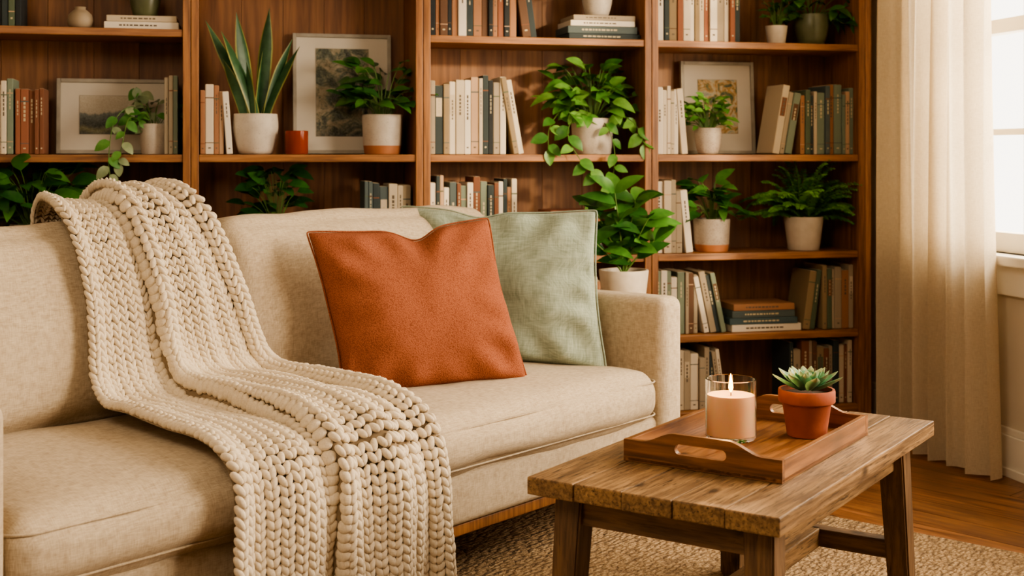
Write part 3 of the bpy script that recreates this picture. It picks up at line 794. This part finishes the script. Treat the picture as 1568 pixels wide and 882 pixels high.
# ------------------------------------------------------------ coffee table
mb=MB(); TL_,TW=1.01,.54; z1=.45; z0=.414
nb=5; w=TW/nb
for k in range(nb):
    mb.box(.0+.003*(k%2),TL_-.004*((k+1)%2),k*w+.0008,(k+1)*w-.0008,z0,z1,0,c=.003)
mb.box(.01,TL_-.01,.01,TW-.01,z0-.002,z0+.02,0)
mb.box(.09,TL_-.09,.055,.08,.35,z0,0,c=.002); mb.box(.09,TL_-.09,TW-.08,TW-.055,.35,z0,0,c=.002)
mb.box(.065,.09,.08,TW-.08,.35,z0,2,c=.002); mb.box(TL_-.09,TL_-.065,.08,TW-.08,.35,z0,2,c=.002)
fz=.0135
def leg(x,y,ox,oy):
    bm_v=[];h0=.031;h1=.026
    for (zz,hh,dx,dy) in ((z0,h0,0,0),(fz,h1,ox,oy)):
        for sx,sy in ((-1,-1),(1,-1),(1,1),(-1,1)): bm_v.append((x+dx+sx*hh,y+dy+sy*hh,zz))
    b2=bmesh.new(); vv=[b2.verts.new(q) for q in bm_v]
    for f in ((0,1,2,3),(7,6,5,4),(0,4,5,1),(1,5,6,2),(2,6,7,3),(3,7,4,0)): b2.faces.new([vv[i] for i in f])
    bmesh.ops.recalc_face_normals(b2,faces=b2.faces[:]); bmesh.ops.bevel(b2,geom=b2.edges[:],offset=.004,segments=2,affect='EDGES')
    b2.verts.index_update(); mb.add([q.co[:] for q in b2.verts],[[q.index for q in f.verts] for f in b2.faces],1); b2.free()
for x,ox in ((.085,-.025),(TL_-.125,.03)):
    for y,oy in ((.065,-.015),(TW-.065,.015)): leg(x,y,ox,oy)
zs=.13
mb.box(.055,.095,.07,TW-.07,zs,zs+.045,2,c=.004); mb.box(TL_-.125,TL_-.085,.07,TW-.07,zs,zs+.045,2,c=.004)
mb.box(.09,TL_-.11,TW/2-.022,TW/2+.022,zs,zs+.045,0,c=.004)
mb.build('coffee_table',[M['tbl'],M['tblv'],M['tbly']],TB,False)

# tray
mb=MB(); L,W=.53,.355; th=.013
mb.box(0,L,0,W,0,.010,0,c=.002)
def endwall(x):
    N=40; hz0,hz1=.028,.050
    def top(y):
        d=abs(y-W/2); return .046+.024*(1-smooth(.06,.135,d))
    def hole(y):
        d=abs(y-W/2)
        if d>=.058: return None
        k=0 if d<.047 else (d-.047)/.011
        q=(hz1-hz0)/2*math.sqrt(max(0,1-k*k)); c=(hz0+hz1)/2; return c-q,c+q
    ys=sorted(set([W*i/N for i in range(N+1)]+[W/2+s*q for s in (-1,1) for q in (.058,.0575,.056,.053,.050,.047)]))
    def quad(pts,fl): mb.add(pts,[(0,1,2,3) if fl else (3,2,1,0)],1)
    for a,b_ in zip(ys[:-1],ys[1:]):
        m_=(a+b_)/2; ha=hole(a+1e-9); hb=hole(b_-1e-9)
        inside=hole(m_) is not None
        c0=((hz0+hz1)/2,)*2
        A=ha or c0; B=hb or c0
        for xa,fl in ((x,False),(x+th,True)):
            if inside:
                quad([(xa,a,0),(xa,b_,0),(xa,b_,B[0]),(xa,a,A[0])],fl); quad([(xa,a,A[1]),(xa,b_,B[1]),(xa,b_,top(b_)),(xa,a,top(a))],fl)
            else: quad([(xa,a,0),(xa,b_,0),(xa,b_,top(b_)),(xa,a,top(a))],fl)
        quad([(x,a,top(a)),(x,b_,top(b_)),(x+th,b_,top(b_)),(x+th,a,top(a))],False)
        if inside:
            quad([(x,a,A[0]),(x,b_,B[0]),(x+th,b_,B[0]),(x+th,a,A[0])],False); quad([(x,a,A[1]),(x,b_,B[1]),(x+th,b_,B[1]),(x+th,a,A[1])],True)
    for y,fl in ((0,True),(W,False)): quad([(x,y,0),(x,y,.046),(x+th,y,.046),(x+th,y,0)],fl)
endwall(0); endwall(L-th)
mb.box(th,L-th,0,th,0,.046,0,c=.0015); mb.box(th,L-th,W-th,W,0,.046,0,c=.0015)
me_obj=mb.build('serving_tray',[M['tray'],M['trayy']],TB@T(.226,.085,.451),False)
b2=bmesh.new(); b2.from_mesh(me_obj.data); bmesh.ops.remove_doubles(b2,verts=b2.verts,dist=1e-5); b2.to_mesh(me_obj.data); b2.free()
CX=TB@T(.50,.315,.4625)
candle('scented_candle',.057,.134,.100,CX,M['glass'],True)
mb=MB(); pot(mb,.064,.105,'terra')
rnd=random.Random(2); ga=2.39996
NLf=38
for i in range(NLf):
    t=i/(NLf-1); az=i*ga; el=math.radians(82-70*t**.75); l=.022+.058*t; w=.014+.020*t
    d=Vector((math.cos(az)*math.cos(el),math.sin(az)*math.cos(el),math.sin(el)))
    base=Vector((0,0,.114-.010*t))+Vector((math.cos(az),math.sin(az),0))*(.004+.008*t)
    x=Vector((-math.sin(az),math.cos(az),0)); z=d.cross(x)*-1
    if z.z<0 : z=-z
    vs=[];fs=[];ms=[];N=9;S=8
    for k in range(N+1):
        u=k/N; ww=w/2*(.40+.60*math.sin(min(1,u/.58)*PI/2))*(1 if u<.58 else (1-((u-.58)/.42)**1.5)); ww=max(ww,.0004)
        tt=.0042*(1-u*.6)*(1 if u<.95 else .3); c=base+d*l*u+z*(l*.22*u*u)
        for q in range(S):
            a=2*PI*q/S; vs.append(c+x*ww*math.cos(a)+z*tt*math.sin(a)+z*ww*.3*abs(math.cos(a)))
    for k in range(N):
        for q in range(S): fs.append((k*S+q,k*S+(q+1)%S,(k+1)*S+(q+1)%S,(k+1)*S+q)); ms.append(5 if k>=N-2 else 4)
    mb.add(vs,fs,ms)
mb.build('potted_succulent',slots('terra','terra',['succ','succt']),TB@T(.628,.185,.4625),auto=45)

# ------------------------------------------------------------ lights
w=bpy.data.worlds.new('World'); sc.world=w; w.use_nodes=True
bg=w.node_tree.nodes['Background']; bg.inputs[0].default_value=(1.0,.91,.78,1); bg.inputs[1].default_value=4.2
def area(name,loc,target,size,sy,power,col):
    l=bpy.data.lights.new(name,'AREA'); l.shape='RECTANGLE'; l.size=size; l.size_y=sy; l.energy=power; l.color=col
    o=bpy.data.objects.new(name,l); sc.collection.objects.link(o); o.location=loc
    o.rotation_euler=(Vector(target)-Vector(loc)).to_track_quat('-Z','Y').to_euler(); return o
R3=BK.to_3x3()
area('window_daylight',BK@Vector((2.1,-2.7,1.7)),BK@Vector((-.2,-1.3,.7)),1.5,1.6,165,(1,.80,.58))  # key light added outside the unseen second opening
area('curtain_daylight',BK@Vector((2.1,-1.0,1.6)),BK@Vector((1.3,-.9,1.4)),1.3,1.6,105,(1,.84,.62))
area('ceiling_lamp_light',(-.9,.7,2.6),(-.2,3.4,.6),1.2,1.2,50,(1,.80,.58))  # added soft fill above the camera side; no lamp hangs here
s=bpy.data.lights.new('sun','SUN'); s.energy=3.4; s.angle=math.radians(3); s.color=(1,.76,.48)
so=bpy.data.objects.new('sun',s); sc.collection.objects.link(so)
so.rotation_euler=(R3@Vector((-.50,.84,-.20))).to_track_quat('-Z','Y').to_euler()
pl=bpy.data.lights.new('candle_flame_light','POINT'); pl.energy=3.2; pl.color=(1,.58,.25); pl.shadow_soft_size=.008
po=bpy.data.objects.new('candle_flame_light',pl); sc.collection.objects.link(po); po.location=CX@Vector((0,0,.152))

# ------------------------------------------------------------ camera
cd=bpy.data.cameras.new('camera'); co=bpy.data.objects.new('camera',cd); sc.collection.objects.link(co)
co.location=(0,0,1.1); co.rotation_euler=(math.radians(90),0,0)
cd.sensor_width=36; cd.lens=44.77; cd.shift_y=-.1295; cd.clip_start=.05
cd.dof.use_dof=True; cd.dof.focus_distance=3.1; cd.dof.aperture_fstop=5.0
sc.camera=co
sc.view_settings.view_transform='AgX'
sc.view_settings.look='AgX - Medium High Contrast'
sc.view_settings.exposure=.05
